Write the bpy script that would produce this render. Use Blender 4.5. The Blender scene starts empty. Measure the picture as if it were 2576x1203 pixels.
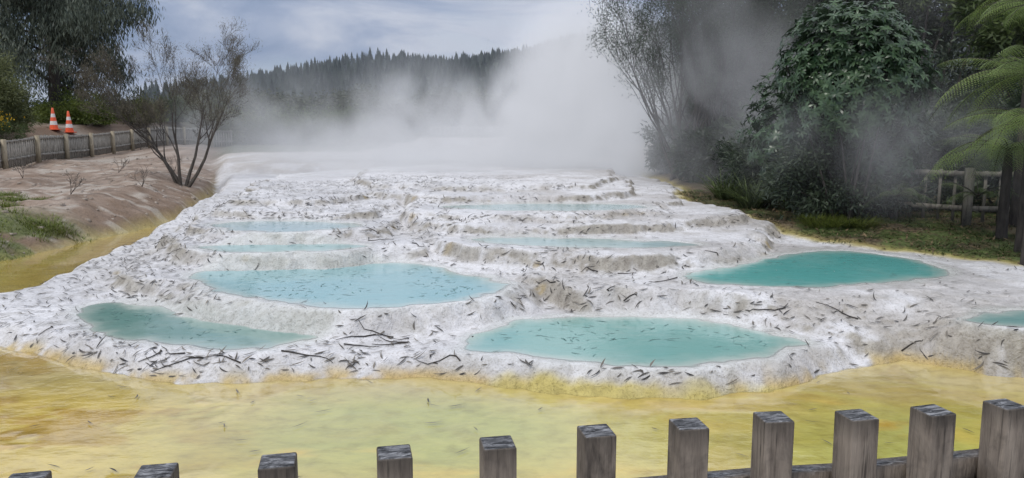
import bpy, math, numpy as np, random
from mathutils import Vector
rng=np.random.default_rng(7); random.seed(3)
H=2.3; FP=1910.; TH=math.atan(271.5/1910)
S=bpy.context.scene
try:
    S.view_settings.view_transform='Standard'; S.view_settings.look='None'; S.view_settings.exposure=0
except Exception as e: print(e)

def P(px,py,z):
    dx=(px-1288)/FP; dv=(601.5-py)/FP
    d=np.array([dx, math.cos(TH)+dv*math.sin(TH), -math.sin(TH)+dv*math.cos(TH)])
    t=(z-H)/d[2]
    return np.array([d[0]*t,d[1]*t])
# ---------------------------------------------------------------- noise
def hsh(ix,iy,s):
    n=(ix*374761393+iy*668265263+s*974634777)&0xffffffff
    n=((n^(n>>13))*1274126177)&0xffffffff
    return ((n^(n>>16))&0xffff)/65535.
def vn(x,y,s):
    fx=np.floor(x); fy=np.floor(y); u=x-fx; v=y-fy
    ix=fx.astype(np.int64); iy=fy.astype(np.int64)
    u=u*u*(3-2*u); v=v*v*(3-2*v)
    a=hsh(ix,iy,s);b=hsh(ix+1,iy,s);c=hsh(ix,iy+1,s);d=hsh(ix+1,iy+1,s)
    return (a*(1-u)+b*u)*(1-v)+(c*(1-u)+d*u)*v
def fbm(x,y,o=3,s=1):
    r=0;a=.5;t=0
    for i in range(o):
        r=r+a*vn(x*2**i+17.3*i,y*2**i-9.1*i,s+i*13); t+=a; a*=.5
    return r/t
def ss(t):
    t=np.clip(t,0,1); return t*t*(3-2*t)
def mix(a,b,t): return a+(b-a)*t
def chaikin(p,n=1):
    p=np.array(p,float)
    for _ in range(n):
        q=np.roll(p,-1,0)
        p=np.stack([.75*p+.25*q,.25*p+.75*q],1).reshape(-1,2)
    return p
def sdp(x,y,poly,m=1.2):
    out=np.full(x.shape,-m,float)
    lo=poly.min(0)-m; hi=poly.max(0)+m
    k=(x>lo[0])&(x<hi[0])&(y>lo[1])&(y<hi[1])
    X=x[k];Y=y[k]
    if X.size==0: return out
    d=np.full(X.shape,1e9); ins=np.zeros(X.shape,bool)
    for i in range(len(poly)):
        a=poly[i];b=poly[(i+1)%len(poly)];e=b-a
        wx=X-a[0];wy=Y-a[1]
        t=np.clip((wx*e[0]+wy*e[1])/(e@e+1e-12),0,1)
        np.minimum(d,(wx-e[0]*t)**2+(wy-e[1]*t)**2,out=d)
        if abs(e[1])>1e-9:
            ins^=((a[1]<=Y)!=(b[1]<=Y))&(X<e[0]*(Y-a[1])/e[1]+a[0])
    out[k]=np.where(ins,1,-1)*np.sqrt(d)
    return out
def poly(pts,n=1):
    o=[]
    for p in pts:
        o.append(P(*p) if len(p)==3 else np.array(p,float))
    return chaikin(o,n)
T0=poly([(-200,835,0),(0,905,0),(130,948,0),(400,972,0),(800,968,0),(1100,965,0),(1400,978,0),(1690,992,0),(1900,975,0),(2090,955,0),(2250,915,0),(2420,940,0),(2576,962,0),(2900,1010,0),
  (9,8),(10,12),(9,16),(7,22),(6,34),(-9,40),(-15,38),(-11.5,30),(-8.4,21),(480,560,0),(420,592,0),(250,672,0),(130,722,0),(0,770,0),(-200,800,0)])
def zl(z,*pts): return [(a,b,z) for a,b in pts]
LOBES=[
 (poly(zl(.2,(250,745),(450,785),(620,815),(800,832),(1000,815),(1180,800),(1330,770),(1420,752))+[(1500,700,.4),(1.5,16),(-6.8,16),(380,640,.2),(250,700,.2)]),.42,.6),
 (poly([(400,640,.42)]+zl(.42,(440,655),(520,674),(700,680),(900,674),(1040,668))+[(1090,640,.6),(-1,16),(-6.7,16),(430,600,.5)]),.63,.22),
 (poly(zl(.62,(460,588),(560,607),(750,612),(900,607),(990,600),(1000,580))+[(-1.5,18),(-6.8,18)]),.775,.19),
 (poly(zl(.77,(500,545),(640,556),(850,557),(960,550))+[(-1.5,24),(-7.2,24)]),.9,.2),
 (poly(zl(.9,(530,513),(700,520),(880,515))+[(-1,26),(-7.6,26)]),1.0,.22),
 (poly([(1040,668,.44),(1200,700,.42),(1340,722,.4),(1480,765,.3),(1620,805,.24),(1850,830,.22),(2050,862,.2),(2200,905,.05),(2420,935,0),(2576,957,0),(2900,1005,0),(9,8),(10,12),(8,20),(-2,20),(880,500,.9),(970,560,.7),(1000,620,.5)]),.46,.34),
 (poly([(1000,608,.5)]+zl(.48,(1100,640),(1250,668),(1450,683),(1650,686),(1830,674),(1930,648),(1975,612),(1960,585))+[(6.2,16),(5,20),(-2,20),(960,560,.7)]),.665,.22),
 (poly(zl(.68,(985,575),(1100,585),(1300,592),(1500,590),(1700,582),(1850,570),(1905,553))+[(5.3,18),(4,24),(-2,24)]),.8,.19),
 (poly(zl(.8,(955,548),(1100,556),(1300,560),(1500,556),(1640,545),(1700,530))+[(4.5,20),(4,25),(-2.5,25)]),.895,.18),
 (poly(zl(.9,(885,492),(1000,508),(1200,512),(1400,511),(1560,505),(1610,488))+[(3.6,24),(-3,24)]),1.03,.2),
 (poly(zl(1.05,(860,470),(1100,478),(1300,480),(1560,472))+[(3.6,27),(-5,27)]),1.13,.25),
]
def ell(cx,cy,rx,ry,n=24): return np.array([[cx+rx*math.cos(6.2832*i/n),cy+ry*math.sin(6.2832*i/n)] for i in range(n)])
LOBES+=[(ell(-2,38,6,5),1.42,1.2),(ell(-2.3,39.5,4.0,4.0),1.68,.5),(ell(-2.4,40.5,2.9,3.0),1.92,.4)]
POOLS=[
 ('A',.2,zl(.2,(198,790),(260,762),(360,766),(450,793),(560,811),(700,822),(840,832),(760,860),(650,871),(500,874),(380,859),(265,842)),(.14,.27,.24)),
 ('B',.2,zl(.2,(1150,868),(1225,835),(1320,810),(1450,796),(1600,798),(1750,808),(1900,833),(2005,855),(1965,882),(1850,900),(1700,917),(1550,910),(1350,898),(1215,886)),(.18,.38,.345)),
 ('C',.42,zl(.42,(470,683),(600,677),(750,673),(900,667),(1040,661),(1125,678),(1210,700),(1270,722),(1210,747),(1050,765),(870,773),(700,760),(575,740),(510,714)),(.22,.42,.445)),
 ('D',.615,zl(.615,(490,620),(650,611),(800,611),(955,618),(850,628),(700,634),(580,633)),(.24,.42,.43)),
 ('E',.765,zl(.765,(525,562),(700,555),(850,561),(915,570),(800,580),(680,583),(570,577)),(.32,.45,.47)),
 ('F',.47,zl(.47,(1690,692),(1850,675),(1960,648),(2060,631),(2200,637),(2320,658),(2400,690),(2260,708),(2100,720),(1950,721),(1810,712)),(.11,.38,.35)),
 ('G',.42,zl(.42,(2430,800),(2520,784),(2650,780),(2750,800),(2700,818),(2500,816)),(.17,.33,.31)),
 ('H',.655,zl(.655,(1150,601),(1300,597),(1500,602),(1650,608),(1780,616),(1650,624),(1450,622),(1270,614)),(.31,.45,.46)),
 ('I',.885,zl(.885,(1090,518),(1300,513),(1500,513),(1660,520),(1560,529),(1350,531),(1190,528)),(.32,.46,.47)),
]
POOLS=[(n,z,poly(p,2),c) for n,z,p,c in POOLS]
LB=poly([(-400,6),(-25,8.2),(-13,10.5),(0,672,0),(200,616,0),(330,588,0),(440,566,0),(500,545,0),(-9.0,22),(-9.9,26),(-12,32),(-17,45),(-27,75),(-400,75)])
RB=poly([(3000,740,.45),(2576,668,.45),(2300,642,.45),(2130,612,.5),(2020,588,.58),(1900,547,.7),(1800,512,.82),(1690,478,.95),(4.5,20),(4.1,27),(4.6,45),(6,75),(400,75),(400,4),(9,4),(8,7)])
def warp(x,y):
    w1=(fbm(x*.9,y*.9,3,5)-.5)*.40+(fbm(x*3.5,y*3.5,3,8)-.5)*.24
    w2=(fbm(x*.9+40,y*.9,3,6)-.5)*.34+(fbm(x*3.5+9,y*3.5,3,9)-.5)*.24
    return w1,w2
def poolwarp(x,y,w1,w2):
    return w1*.3+(fbm(x*3,y*3,3,15)-.5)*.30, w2*.25+(fbm(x*3+5,y*3,3,16)-.5)*.26

def terrain(x,y,full=False):
    w1,w2=warp(x,y)
    near=ss((26-y)/4)*.8+.2
    X=x+w1*near; Y=y+w2*near*.8
    h=np.full(x.shape,-.12)+ (fbm(x*.7,y*.7,3,2)-.5)*.06
    h=mix(h,.5,ss((3.3-y)/.9))
    back=1.05+.014*np.clip(y-25,0,55)
    h=mix(h,back,ss((y-25)/4))
    s=sdp(X,Y,LB)
    f1=fbm(x*.5,y*.5,4,21)
    lb=.06+.46*ss(s/1.7)+.032*np.clip(y-13,0,32)+(f1-.5)*.42*ss(s/2)+(fbm(x*2.4,y*2.4,4,31)-.5)*.16
    lb=lb+1.4*ss((-19.3-x)/2.6)*ss((y-22)/4)+.6*ss((-23-x)/6)
    lbm=ss((s+.1)/.6)
    h=mix(h,lb,lbm)
    t0=sdp(X,Y,T0)
    top=.17+np.clip((y-8)*.045,0,.6)
    tm=ss((t0+.05)/.6)
    h=np.where(top>h,mix(h,top,tm),h)
    edge=0*h
    wv=.6+1.2*ss((fbm(x*1.3,y*1.3,2,25)-.3)/.4)
    for i,(pl,z,w) in enumerate(LOBES):
        q=sdp(X,Y,pl)
        zz=z; w=w*wv
        if i==5:
            k_=ss((x-1.8)/2.2)*ss((9.6-y)/1.2); w=w+1.0*k_; zz=z-.1*ss((x-2.2)/2)*ss((8.6-y)/1.2)
        m=ss((q+.03)/w)
        up=zz>h
        lip=.012*np.exp(-((q-w*1.15)/.12)**2)
        h=np.where(up,mix(h,zz,m),h)+lip*up
        edge=np.maximum(edge,np.exp(-((q-w*.4)/(w*.6))**2)*up)
    s2=sdp(X,Y,RB)
    rb=.42+.035*np.clip(y-9,0,30)+(f1-.5)*.25*ss(s2/2)+(fbm(x*3,y*3,3,32)-.5)*.08
    rbm=ss((s2+.15)/.6)
    h=mix(h,rb,rbm)
    white=ss((t0+.1)/.12)*(1-ss((s2+.1)/.25))
    for pl,z,w in LOBES[-3:]: white=np.maximum(white,ss(sdp(X,Y,pl)/.3))
    wet=0*h
    pool=0*h
    pw1,pw2=poolwarp(x,y,w1,w2)
    d1=(fbm(x*2.2,y*2.2,3,41)-.5)*.06
    pre=h+d1*ss((30-y)/8)
    k_=.034; f=pre/k_; fl=np.floor(f); terr=(fl+ss((f-fl-.4)/.6))*k_
    h2=mix(pre,terr,.45*white*ss((20-y)/4)*(1-.5*edge))
    for n,z,pl,c in POOLS:
        q=sdp(x+pw1,y+pw2,pl)+.10
        fl=ss((q+.42)/.40)
        h2=mix(h2,z+.012,fl)
        h2=h2-.13*ss((q+.08)/.62)
        pool=np.maximum(pool,ss((q+.2)/.25)); wet=np.maximum(wet,ss((q+.9)/.9))
    dry=1-pool*.85
    d2=(fbm(x*8,y*8,3,43)-.5)*.026
    h=h2+(d2*(.4+2.4*edge))*dry*np.where(white>.3,1,1.2)*ss((30-y)/8)
    if full: return h,white,lbm,rbm,edge,wet,pool,t0
    return h

def mesh_from(name,v,q,smooth=False):
    me=bpy.data.meshes.new(name)
    v=np.asarray(v,np.float32); q=np.asarray(q,np.int32)
    me.vertices.add(len(v)); me.vertices.foreach_set('co',v.ravel())
    me.loops.add(q.size); me.loops.foreach_set('vertex_index',q.ravel())
    me.polygons.add(len(q)); me.polygons.foreach_set('loop_start',np.arange(0,q.size,q.shape[1],dtype=np.int32))
    try: me.polygons.foreach_set('loop_total',np.full(len(q),q.shape[1],np.int32))
    except Exception: pass
    if smooth: me.polygons.foreach_set('use_smooth',np.ones(len(q),bool))
    me.update(calc_edges=True); me.validate()
    return me
def add(name,me,mat=None,parent=None):
    o=bpy.data.objects.new(name,me); S.collection.objects.link(o)
    if mat is not None and me is not None: me.materials.append(mat)
    if parent: o.parent=parent
    return o
def empty(name,loc=(0,0,0)):
    o=bpy.data.objects.new(name,None); S.collection.objects.link(o); o.empty_display_size=.3; return o
def colattr(me,name,c):
    a=me.color_attributes.new(name,'FLOAT_COLOR','POINT')
    c=np.asarray(c,np.float32)
    if c.shape[1]==3: c=np.concatenate([c,np.ones((len(c),1),np.float32)],1)
    a.data.foreach_set('color',c.ravel())
def fattr(me,name,v):
    a=me.attributes.new(name,'FLOAT','POINT'); a.data.foreach_set('value',np.asarray(v,np.float32))
# ---------------------------------------------------------------- node helper
class NT:
    def __init__(s,name):
        s.m=bpy.data.materials.new(name); s.m.use_nodes=True; s.t=s.m.node_tree; s.t.nodes.clear()
        s.out=s.n('ShaderNodeOutputMaterial')
    def n(s,ty,**k):
        o=s.t.nodes.new(ty)
        for a,b in k.items(): setattr(o,a,b)
        return o
    def l(s,a,b): s.t.links.new(a,b)
    def noise(s,scale,detail=3,rough=.55,vec=None,dist=0):
        o=s.n('ShaderNodeTexNoise'); o.inputs['Scale'].default_value=scale; o.inputs['Detail'].default_value=detail; o.inputs['Roughness'].default_value=rough; o.inputs['Distortion'].default_value=dist
        if vec is not None: s.l(vec,o.inputs['Vector'])
        return o.outputs['Fac']
    def ramp(s,fac,st):
        o=s.n('ShaderNodeValToRGB'); e=o.color_ramp.elements
        while len(e)<len(st): e.new(.5)
        for i,(p,c) in enumerate(st):
            e[i].position=p; e[i].color=(*c,1) if len(c)==3 else c
        s.l(fac,o.inputs['Fac']); return o.outputs['Color']
    def rng(s,v,a,b,c,d):
        o=s.n('ShaderNodeMapRange'); 
        for i,k in enumerate((a,b,c,d)): o.inputs[i+1].default_value=k
        s.l(v,o.inputs[0]); return o.outputs[0]
    def math(s,op,a,b):
        o=s.n('ShaderNodeMath',operation=op)
        for i,k in enumerate((a,b)):
            if isinstance(k,(int,float)): o.inputs[i].default_value=k
            else: s.l(k,o.inputs[i])
        return o.outputs[0]
    def mixc(s,fac,a,b,bt='MIX'):
        o=s.n('ShaderNodeMix',data_type='RGBA',blend_type=bt)
        for i,k in ((0,fac),(6,a),(7,b)):
            if isinstance(k,(int,float)): o.inputs[i].default_value=k
            elif isinstance(k,tuple): o.inputs[i].default_value=(*k,1)
            else: s.l(k,o.inputs[i])
        return o.outputs[2]
    def obj(s): return s.n('ShaderNodeTexCoord').outputs['Object']
    def scaled(s,v,x,y,z):
        o=s.n('ShaderNodeMapping'); o.inputs['Scale'].default_value=(x,y,z); s.l(v,o.inputs['Vector']); return o.outputs[0]
    def attr(s,name): return s.n('ShaderNodeAttribute',attribute_name=name)
    def bump(s,h,st,dist,nrm=None):
        o=s.n('ShaderNodeBump'); o.inputs['Distance'].default_value=dist
        if isinstance(st,(int,float)): o.inputs['Strength'].default_value=st
        else: s.l(st,o.inputs['Strength'])
        s.l(h,o.inputs['Height']); 
        if nrm is not None: s.l(nrm,o.inputs['Normal'])
        return o.outputs[0]
    def bsdf(s,col,rough=.6,spec=.4,nrm=None,alpha=None):
        o=s.n('ShaderNodeBsdfPrincipled')
        if isinstance(col,tuple): o.inputs['Base Color'].default_value=(*col,1)
        else: s.l(col,o.inputs['Base Color'])
        if isinstance(rough,(int,float)): o.inputs['Roughness'].default_value=rough
        else: s.l(rough,o.inputs['Roughness'])
        o.inputs['Specular IOR Level'].default_value=spec
        if nrm is not None: s.l(nrm,o.inputs['Normal'])
        if alpha is not None: s.l(alpha,o.inputs['Alpha'])
        s.l(o.outputs[0],s.out.inputs['Surface']); return o

# ---------------------------------------------------------------- terrain sheet
ys=np.concatenate([[-400,-150,-60,-30,-15,-8,-4,-1,1],np.arange(1.6,4,.15),np.arange(4,6.4,.08),np.arange(6.4,13,.023),np.arange(13,20,.04),np.arange(20,30,.11),30*1.035**np.arange(0,116)])
xc=np.arange(-8.2,7.6,.03); 
xl=np.arange(.1,14,.13); xg=14*1.07**np.arange(0,70)
xs=np.concatenate([(-8.2-np.concatenate([xl,xg]))[::-1],xc,7.6+np.concatenate([xl,xg])])
GX,GY=np.meshgrid(xs,ys)
h,white,lbm,rbm,edge,wet,pool,t0=terrain(GX.ravel(),GY.ravel(),True)
x=GX.ravel();y=GY.ravel()
HH=h.reshape(GX.shape)
gy,gx=np.gradient(HH,ys,xs); slope=np.hypot(gx,gy).ravel()
def C(*c): return np.array(c)[None,:]
f1=fbm(x*1.2,y*1.2,4,61)[:,None]; f2=fbm(x*5,y*5,3,62)[:,None]; f3=fbm(x*16,y*16,2,63)[:,None]
far=mix(C(.06,.075,.03),C(.11,.10,.05),f1)
wc=mix(C(.68,.675,.69),C(.58,.575,.59),ss((f1-.35)/.35))
wc=mix(wc,C(.45,.435,.41),.5*ss((f2-.5)/.3))
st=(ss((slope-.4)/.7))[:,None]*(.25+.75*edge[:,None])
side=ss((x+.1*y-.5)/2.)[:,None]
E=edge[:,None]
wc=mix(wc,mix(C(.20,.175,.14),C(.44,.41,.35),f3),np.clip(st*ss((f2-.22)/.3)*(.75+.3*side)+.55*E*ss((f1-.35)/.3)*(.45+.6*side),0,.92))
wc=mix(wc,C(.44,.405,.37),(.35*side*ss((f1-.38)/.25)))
toe=(ss((.12-h)/.12)*ss((t0+.2)/.1))[:,None]
wc=mix(wc,mix(C(.42,.26,.04),C(.58,.46,.20),f2),toe*ss((f1*.5+f2*.5-.42)/.16)*.9)
dots=ss((vn(x*3,y*3,77)-.86)/.06)[:,None]*st
wc=mix(wc,C(.36,.26,.09),dots*.6)
wc=mix(wc,C(.54,.56,.53),(pool*.6)[:,None])
fy=f1*.6+f2*.4
wc=mix(wc,mix(C(.27,.22,.17),C(.46,.41,.35),f2),(ss((y-24)/8))[:,None]*(.35+.6*ss((fy-.35)/.2)))
dirt=mix(C(.25,.185,.14),C(.35,.275,.22),ss((f1-.3)/.4)); dirt=mix(dirt,C(.13,.09,.06),.75*ss((f2-.48)/.2)); dirt=mix(dirt,C(.16,.10,.06),.65*ss((slope[:,None]-.15)/.4)); dirt=mix(dirt,C(.46,.42,.37),.6*ss((fbm(x*2,y*3,4,66)-.6)/.08)[:,None])
gr=mix(C(.09,.13,.03),C(.17,.2,.06),f2)
gpatch=(ss((fbm(x*.8,y*.8,3,71)-.42)/.08)*ss((-7.6-x)/1.5)*ss((17-y)/2.5))[:,None]
dirt=mix(dirt,gr,gpatch*.85)
dirt=mix(dirt,gr*.8,(ss((-21.5-x)/2)*ss((f1[:,0]-.35)/.2))[:,None]*.8)
lit=mix(C(.07,.055,.035),C(.17,.125,.075),f2); lit=mix(lit,C(.09,.13,.03),ss((f1-.42)/.12)*.9*ss((19-y)/4)[:,None])
ncol=C(.16,.14,.10)
col=mix(C(.50,.42,.14),far,ss((y-24)/5)[:,None]); col=mix(col,ncol,(ss((3.4-y)/.8))[:,None])
col=mix(col,dirt,lbm[:,None]*ss((60-y)/10)[:,None])
col=mix(col,far,(lbm*ss((y-46)/6))[:,None])
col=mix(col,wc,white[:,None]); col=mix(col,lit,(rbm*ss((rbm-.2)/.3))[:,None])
ny,nx=GX.shape
idx=np.arange(nx*ny).reshape(ny,nx)
q=np.stack([idx[:-1,:-1],idx[:-1,1:],idx[1:,1:],idx[1:,:-1]],-1).reshape(-1,4)
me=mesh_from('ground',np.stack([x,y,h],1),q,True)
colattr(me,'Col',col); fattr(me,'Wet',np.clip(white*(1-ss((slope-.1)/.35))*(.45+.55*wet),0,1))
g=NT('sinter_and_soil'); o=g.obj()
a=g.attr('Col').outputs['Color']
n1=g.noise(42,3,.6,o); n2=g.noise(11,4,.65,o,.8); n3=g.noise(120,2,.5,o)
cc=g.mixc(1.0,a,g.ramp(n2,[(.28,(.80,.79,.77)),(.62,(1.06,1.06,1.06))]),'MULTIPLY')
cc=g.mixc(1.0,cc,g.ramp(n1,[(.30,(.70,.68,.65)),(.48,(1.03,1.03,1.03))]),'MULTIPLY')
w=g.attr('Wet').outputs['Fac']
b=g.bump(n2,g.rng(w,0,.6,.85,.35),.04); b=g.bump(n1,g.rng(w,0,.6,.6,.3),.014,b); b=g.bump(n3,.2,.004,b)
g.bsdf(cc,g.rng(w,0,1,.7,.27),.5,b)
add('ground',me,g.m)

# ---------------------------------------------------------------- water
def grid(x0,x1,y0,y1,st):
    gx=np.arange(x0,x1,st); gy_=np.arange(y0,y1,st)
    X,Y=np.meshgrid(gx,gy_); i=np.arange(X.size).reshape(X.shape)
    qq=np.stack([i[:-1,:-1],i[:-1,1:],i[1:,1:],i[1:,:-1]],-1).reshape(-1,4)
    return X.ravel(),Y.ravel(),qq
def prune(v,q,keepv,attrs):
    kq=keepv[q].any(1); q=q[kq]; u,inv=np.unique(q,return_inverse=True)
    return v[u],inv.reshape(-1,4),[a[u] for a in attrs]
def watermat(name,deep,shallow):
    m=NT(name); o=m.obj()
    d=m.attr('Depth').outputs['Fac']
    n5=m.noise(1.3,3,.5,o,.3); n=m.noise(6,3,.6,o,.5)
    amp=m.rng(d,0,.03,0,1)
    nn=m.math('ADD',m.math('MULTIPLY',m.math('SUBTRACT',n5,.5),.5),m.math('MULTIPLY',m.math('SUBTRACT',n,.5),.3))
    f=m.math('ADD',m.rng(d,0.0,.10,0,1),m.math('MULTIPLY',nn,amp))
    dd=np.array(deep); sh=np.array(shallow)
    c=m.ramp(f,[(0.0,(.56,.56,.54)),(.12,shallow),(.5,tuple(mix(sh,dd,.75))),(1,deep)])
    sp=m.ramp(m.noise(8,3,.7,m.scaled(o,.6,1.6,1),.8),[(.56,(1,1,1)),(.70,(.82,.84,.83))])
    c=m.mixc(1.,c,sp,'MULTIPLY')
    c=m.mixc(m.rng(m.noise(.9,4,.6,o,.6),.45,.7,0,.5),c,tuple(mix(dd,np.array([.50,.58,.54]),.4)))
    b=m.bump(m.noise(7,3,.5,m.scaled(o,.7,1.4,1),.4),.3,.012)
    al=m.rng(d,0.0,.008,.3,1)
    m.bsdf(c,.10,.5,b,al)
    return m.m
for nme,z,pl,c in POOLS:
    lo=pl.min(0)-.5; hi=pl.max(0)+.5
    X,Y,qq=grid(lo[0],hi[0],lo[1],hi[1],.022)
    hz=terrain(X,Y); dep=z-hz; pw=poolwarp(X,Y,*warp(X,Y)); sdv=sdp(X+pw[0],Y+pw[1],pl)+.10
    kp=(dep>-.003)&(sdv>-.03)
    v,q2,(dd,)=prune(np.stack([X,Y,np.full(X.shape,z)],1),qq,kp,[dep])
    me=mesh_from('pool_water',v,q2,True); fattr(me,'Depth',np.clip(dd,0,1))
    sh=tuple(mix(np.array(c),np.array([.52,.55,.50]),.6))
    add('pool_water',me,watermat('turquoise_water_'+nme,c,sh))
def stream_col(X,Y):
    wx=X+.8*(fbm(X*.8,Y*1.2,3,81)-.5)*2; wy=Y+.5*(fbm(X*.8+5,Y*1.2,3,82)-.5)*2
    a=fbm(wx*.55,wy*1.1,4,83)[:,None]; b_=fbm(wx*1.2,wy*2.2,4,84)[:,None]; c_=fbm(wx*5,wy*8,3,85)[:,None]
    ochre=C(.50,.285,.03); yel=C(.62,.45,.10); green=C(.38,.41,.12); cream=C(.70,.54,.24)
    col=mix(ochre,yel,ss((a-.34)/.2))
    gz=(np.exp(-((X+.9)/1.8)**2-((Y-5.6)/1.1)**2)+.8*np.exp(-((X-3.6)/2.2)**2-((Y-5.6)/1.0)**2))[:,None]
    col=mix(col,green,np.clip(gz*1.2*ss((b_-.1)/.3),0,1)*.8)
    k1=ss((b_-.50)/.025)*(1-.9*ss(gz*1.5)); col=mix(col,cream,k1*.65)
    k2=ss((fbm(wx*1.8+7,wy*3.0,4,88)[:,None]-.55)/.025)*(1-.9*ss(gz*1.5)); col=mix(col,C(.38,.20,.022),k2*.55)
    rim=np.exp(-((b_-.50)/.012)**2)*(1-ss(gz*1.5)); col=mix(col,C(.26,.17,.04),rim*.5)
    col=mix(col,C(.42,.37,.18),ss((Y-6.0)/.9)[:,None]*ss((9-Y)/2)[:,None]*.5)
    col=mix(col,C(.44,.48,.12),np.clip(np.exp(-((X-3.2)/1.6)**2-((Y-5.0)/.5)**2),0,1)[:,None]*.7)
    col=mix(col,col*.78,ss((c_-.55)/.2)*.35)
    ch=ss((-5-X)/1)[:,None]*ss((Y-8.5)/1)[:,None]
    return mix(col,mix(C(.40,.29,.07),C(.50,.40,.13),b_),ch*.8), (k1)[:,0]*.014*ss((6.6-Y)/.5)
m=NT('yellow_hot_water'); o=m.obj(); a=m.attr('Col').outputs['Color']
n2=m.noise(4,5,.65,m.scaled(o,1,1.4,1),.3)
c=m.mixc(1.,a,m.ramp(n2,[(.3,(.78,.75,.68)),(.5,(1,1,1)),(.7,(1.10,1.10,1.1))]),'MULTIPLY')
b=m.bump(m.noise(2.6,3,.5,m.scaled(o,.8,1.3,1),.2),.34,.045); b=m.bump(m.noise(11,3,.55,m.scaled(o,.8,1.4,1),.2),.4,.010,b)
pb=m.bsdf(c,m.rng(n2,.3,.7,.03,.12),.5,b,m.rng(m.attr('Depth').outputs['Fac'],0,.03,.1,1))
pb.inputs['Coat Weight'].default_value=.7; pb.inputs['Coat Roughness'].default_value=.04
SM=m.m
X,Y,qq=grid(-11,10,4.0,26,.04)
hz=terrain(X,Y); sc_,sz=stream_col(X,Y)
v,q2,(dd,cx_)=prune(np.stack([X,Y,sz],1),qq,((-hz)>-.004),[-hz,sc_])
me=mesh_from('stream_water',v,q2,True); fattr(me,'Depth',np.clip(dd,0,1)); colattr(me,'Col',cx_)
add('stream_water',me,SM)

# ---------------------------------------------------------------- blades / leaves
def norm(v): return v/np.maximum(np.linalg.norm(v,axis=-1,keepdims=True),1e-9)
def blades(base,dir_,side,up,L,W,prof,bend=0.,curve=0.):
    n=len(base); k=len(prof); L=np.broadcast_to(L,(n,))[:,None]; W=np.broadcast_to(W,(n,))[:,None]
    bend=np.broadcast_to(bend,(n,))[:,None]; curve=np.broadcast_to(curve,(n,))[:,None]
    vs=[]
    for i,p in enumerate(prof):
        t=i/(k-1)
        c=base+dir_*L*t+up*L*bend*t*t+side*L*curve*t*t
        vs+= [c-side*W*p*.5, c+side*W*p*.5]
    V=np.stack(vs,1).reshape(-1,3)
    b=np.arange(n)[:,None]*2*k
    Q=np.concatenate([np.stack([b[:,0]+2*i,b[:,0]+2*i+1,b[:,0]+2*i+3,b[:,0]+2*i+2],1) for i in range(k-1)])
    return V,Q
def rnd_dirs(n):
    return norm(rng.normal(size=(n,3)))
def leafmat(name,dark,light,rough=.5,spec=.35,transl=.25):
    m=NT(name); t=m.attr('Tone').outputs['Fac']
    c=m.ramp(t,[(0,dark),(.6,tuple(mix(np.array(dark),np.array(light),.55))),(1,light)])
    bs=m.bsdf(c,rough,spec)
    tr=m.n('ShaderNodeBsdfTranslucent'); m.l(c,tr.inputs[0])
    mx=m.n('ShaderNodeMixShader'); mx.inputs[0].default_value=transl
    m.l(bs.outputs[0],mx.inputs[1]); m.l(tr.outputs[0],mx.inputs[2]); m.l(mx.outputs[0],m.out.inputs['Surface'])
    return m.m
def leaves_at(name,pos,L,W,mat,parent=None,droop=None,outward=None,prof=(.12,1,.12),tone=None):
    n=len(pos); d=rnd_dirs(n)
    if droop is not None: d=norm(d*(1-droop)+np.array([0,0,-1.])*droop)
    if outward is not None: d=norm(d+outward*.9)
    u=rnd_dirs(n); s=norm(np.cross(d,u)); u=np.cross(s,d)
    Ls=L*rng.uniform(.65,1.3,n)
    V,Q=blades(pos,d,s,u,Ls,W*rng.uniform(.7,1.2,n),prof,rng.uniform(-.25,.25,n))
    me=mesh_from(name,V,Q)
    if tone is None: tone=rng.beta(2,3,n)
    fattr(me,'Tone',np.repeat(tone,2*len(prof)))
    return add(name,me,mat,parent)
def tubes(name,brs,mat,parent=None,k=5):
    V=[];Q=[];off=0
    for pts,rad in brs:
        pts=np.array(pts); t=np.gradient(pts,axis=0); t=norm(t)
        ref=np.array([.3,.9,.1]); a=norm(np.cross(t,ref)); b=np.cross(t,a)
        an=np.arange(k)*2*math.pi/k
        r=np.array(rad)[:,None,None]
        ring=pts[:,None,:]+r*(a[:,None,:]*np.cos(an)[None,:,None]+b[:,None,:]*np.sin(an)[None,:,None])
        V.append(ring.reshape(-1,3)); n=len(pts)
        for i in range(n-1):
            for j in range(k):
                Q.append((off+i*k+j,off+i*k+(j+1)%k,off+(i+1)*k+(j+1)%k,off+(i+1)*k+j))
        off+=n*k
    me=mesh_from(name,np.concatenate(V),np.array(Q),True)
    return add(name,me,mat,parent)
def grow(p,d,L,r,lev,brs,tips,up=.25,wob=.25,kids=4,ratio=.62,spread=.8,nseg=5,rmin=.004):
    p=np.array(p,float); d=norm(np.array(d,float)); pts=[p];rad=[r]
    for i in range(nseg):
        d=norm(d+rng.normal(size=3)*wob*.5+np.array([0,0,up*.3]))
        p=p+d*L/nseg; pts.append(p); rad.append(max(r*(1-.75*(i+1)/nseg),rmin))
        if lev>0 and i>=1:
            for _ in range(max(1,int(kids/(nseg-1)+rng.random()))):
                nd=norm(d+rnd_dirs(1)[0]*spread+np.array([0,0,up]))
                grow(p,nd,L*ratio*rng.uniform(.7,1.15),rad[-1]*.65,lev-1,brs,tips,up,wob,kids,ratio,spread,max(3,nseg-1),rmin)
    brs.append((pts,rad)); tips.append((p,lev)); 
    if lev==0:
        for q_ in pts[1:-1]: tips.append((q_,-1))
def barkmat(name,a,b_):
    m=NT(name); o=m.obj(); n=m.noise(14,4,.7,m.scaled(o,1,1,.25))
    m.bsdf(m.ramp(n,[(.3,a),(.7,b_)]),.85,.2,m.bump(n,.6,.02)); return m.m
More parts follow.
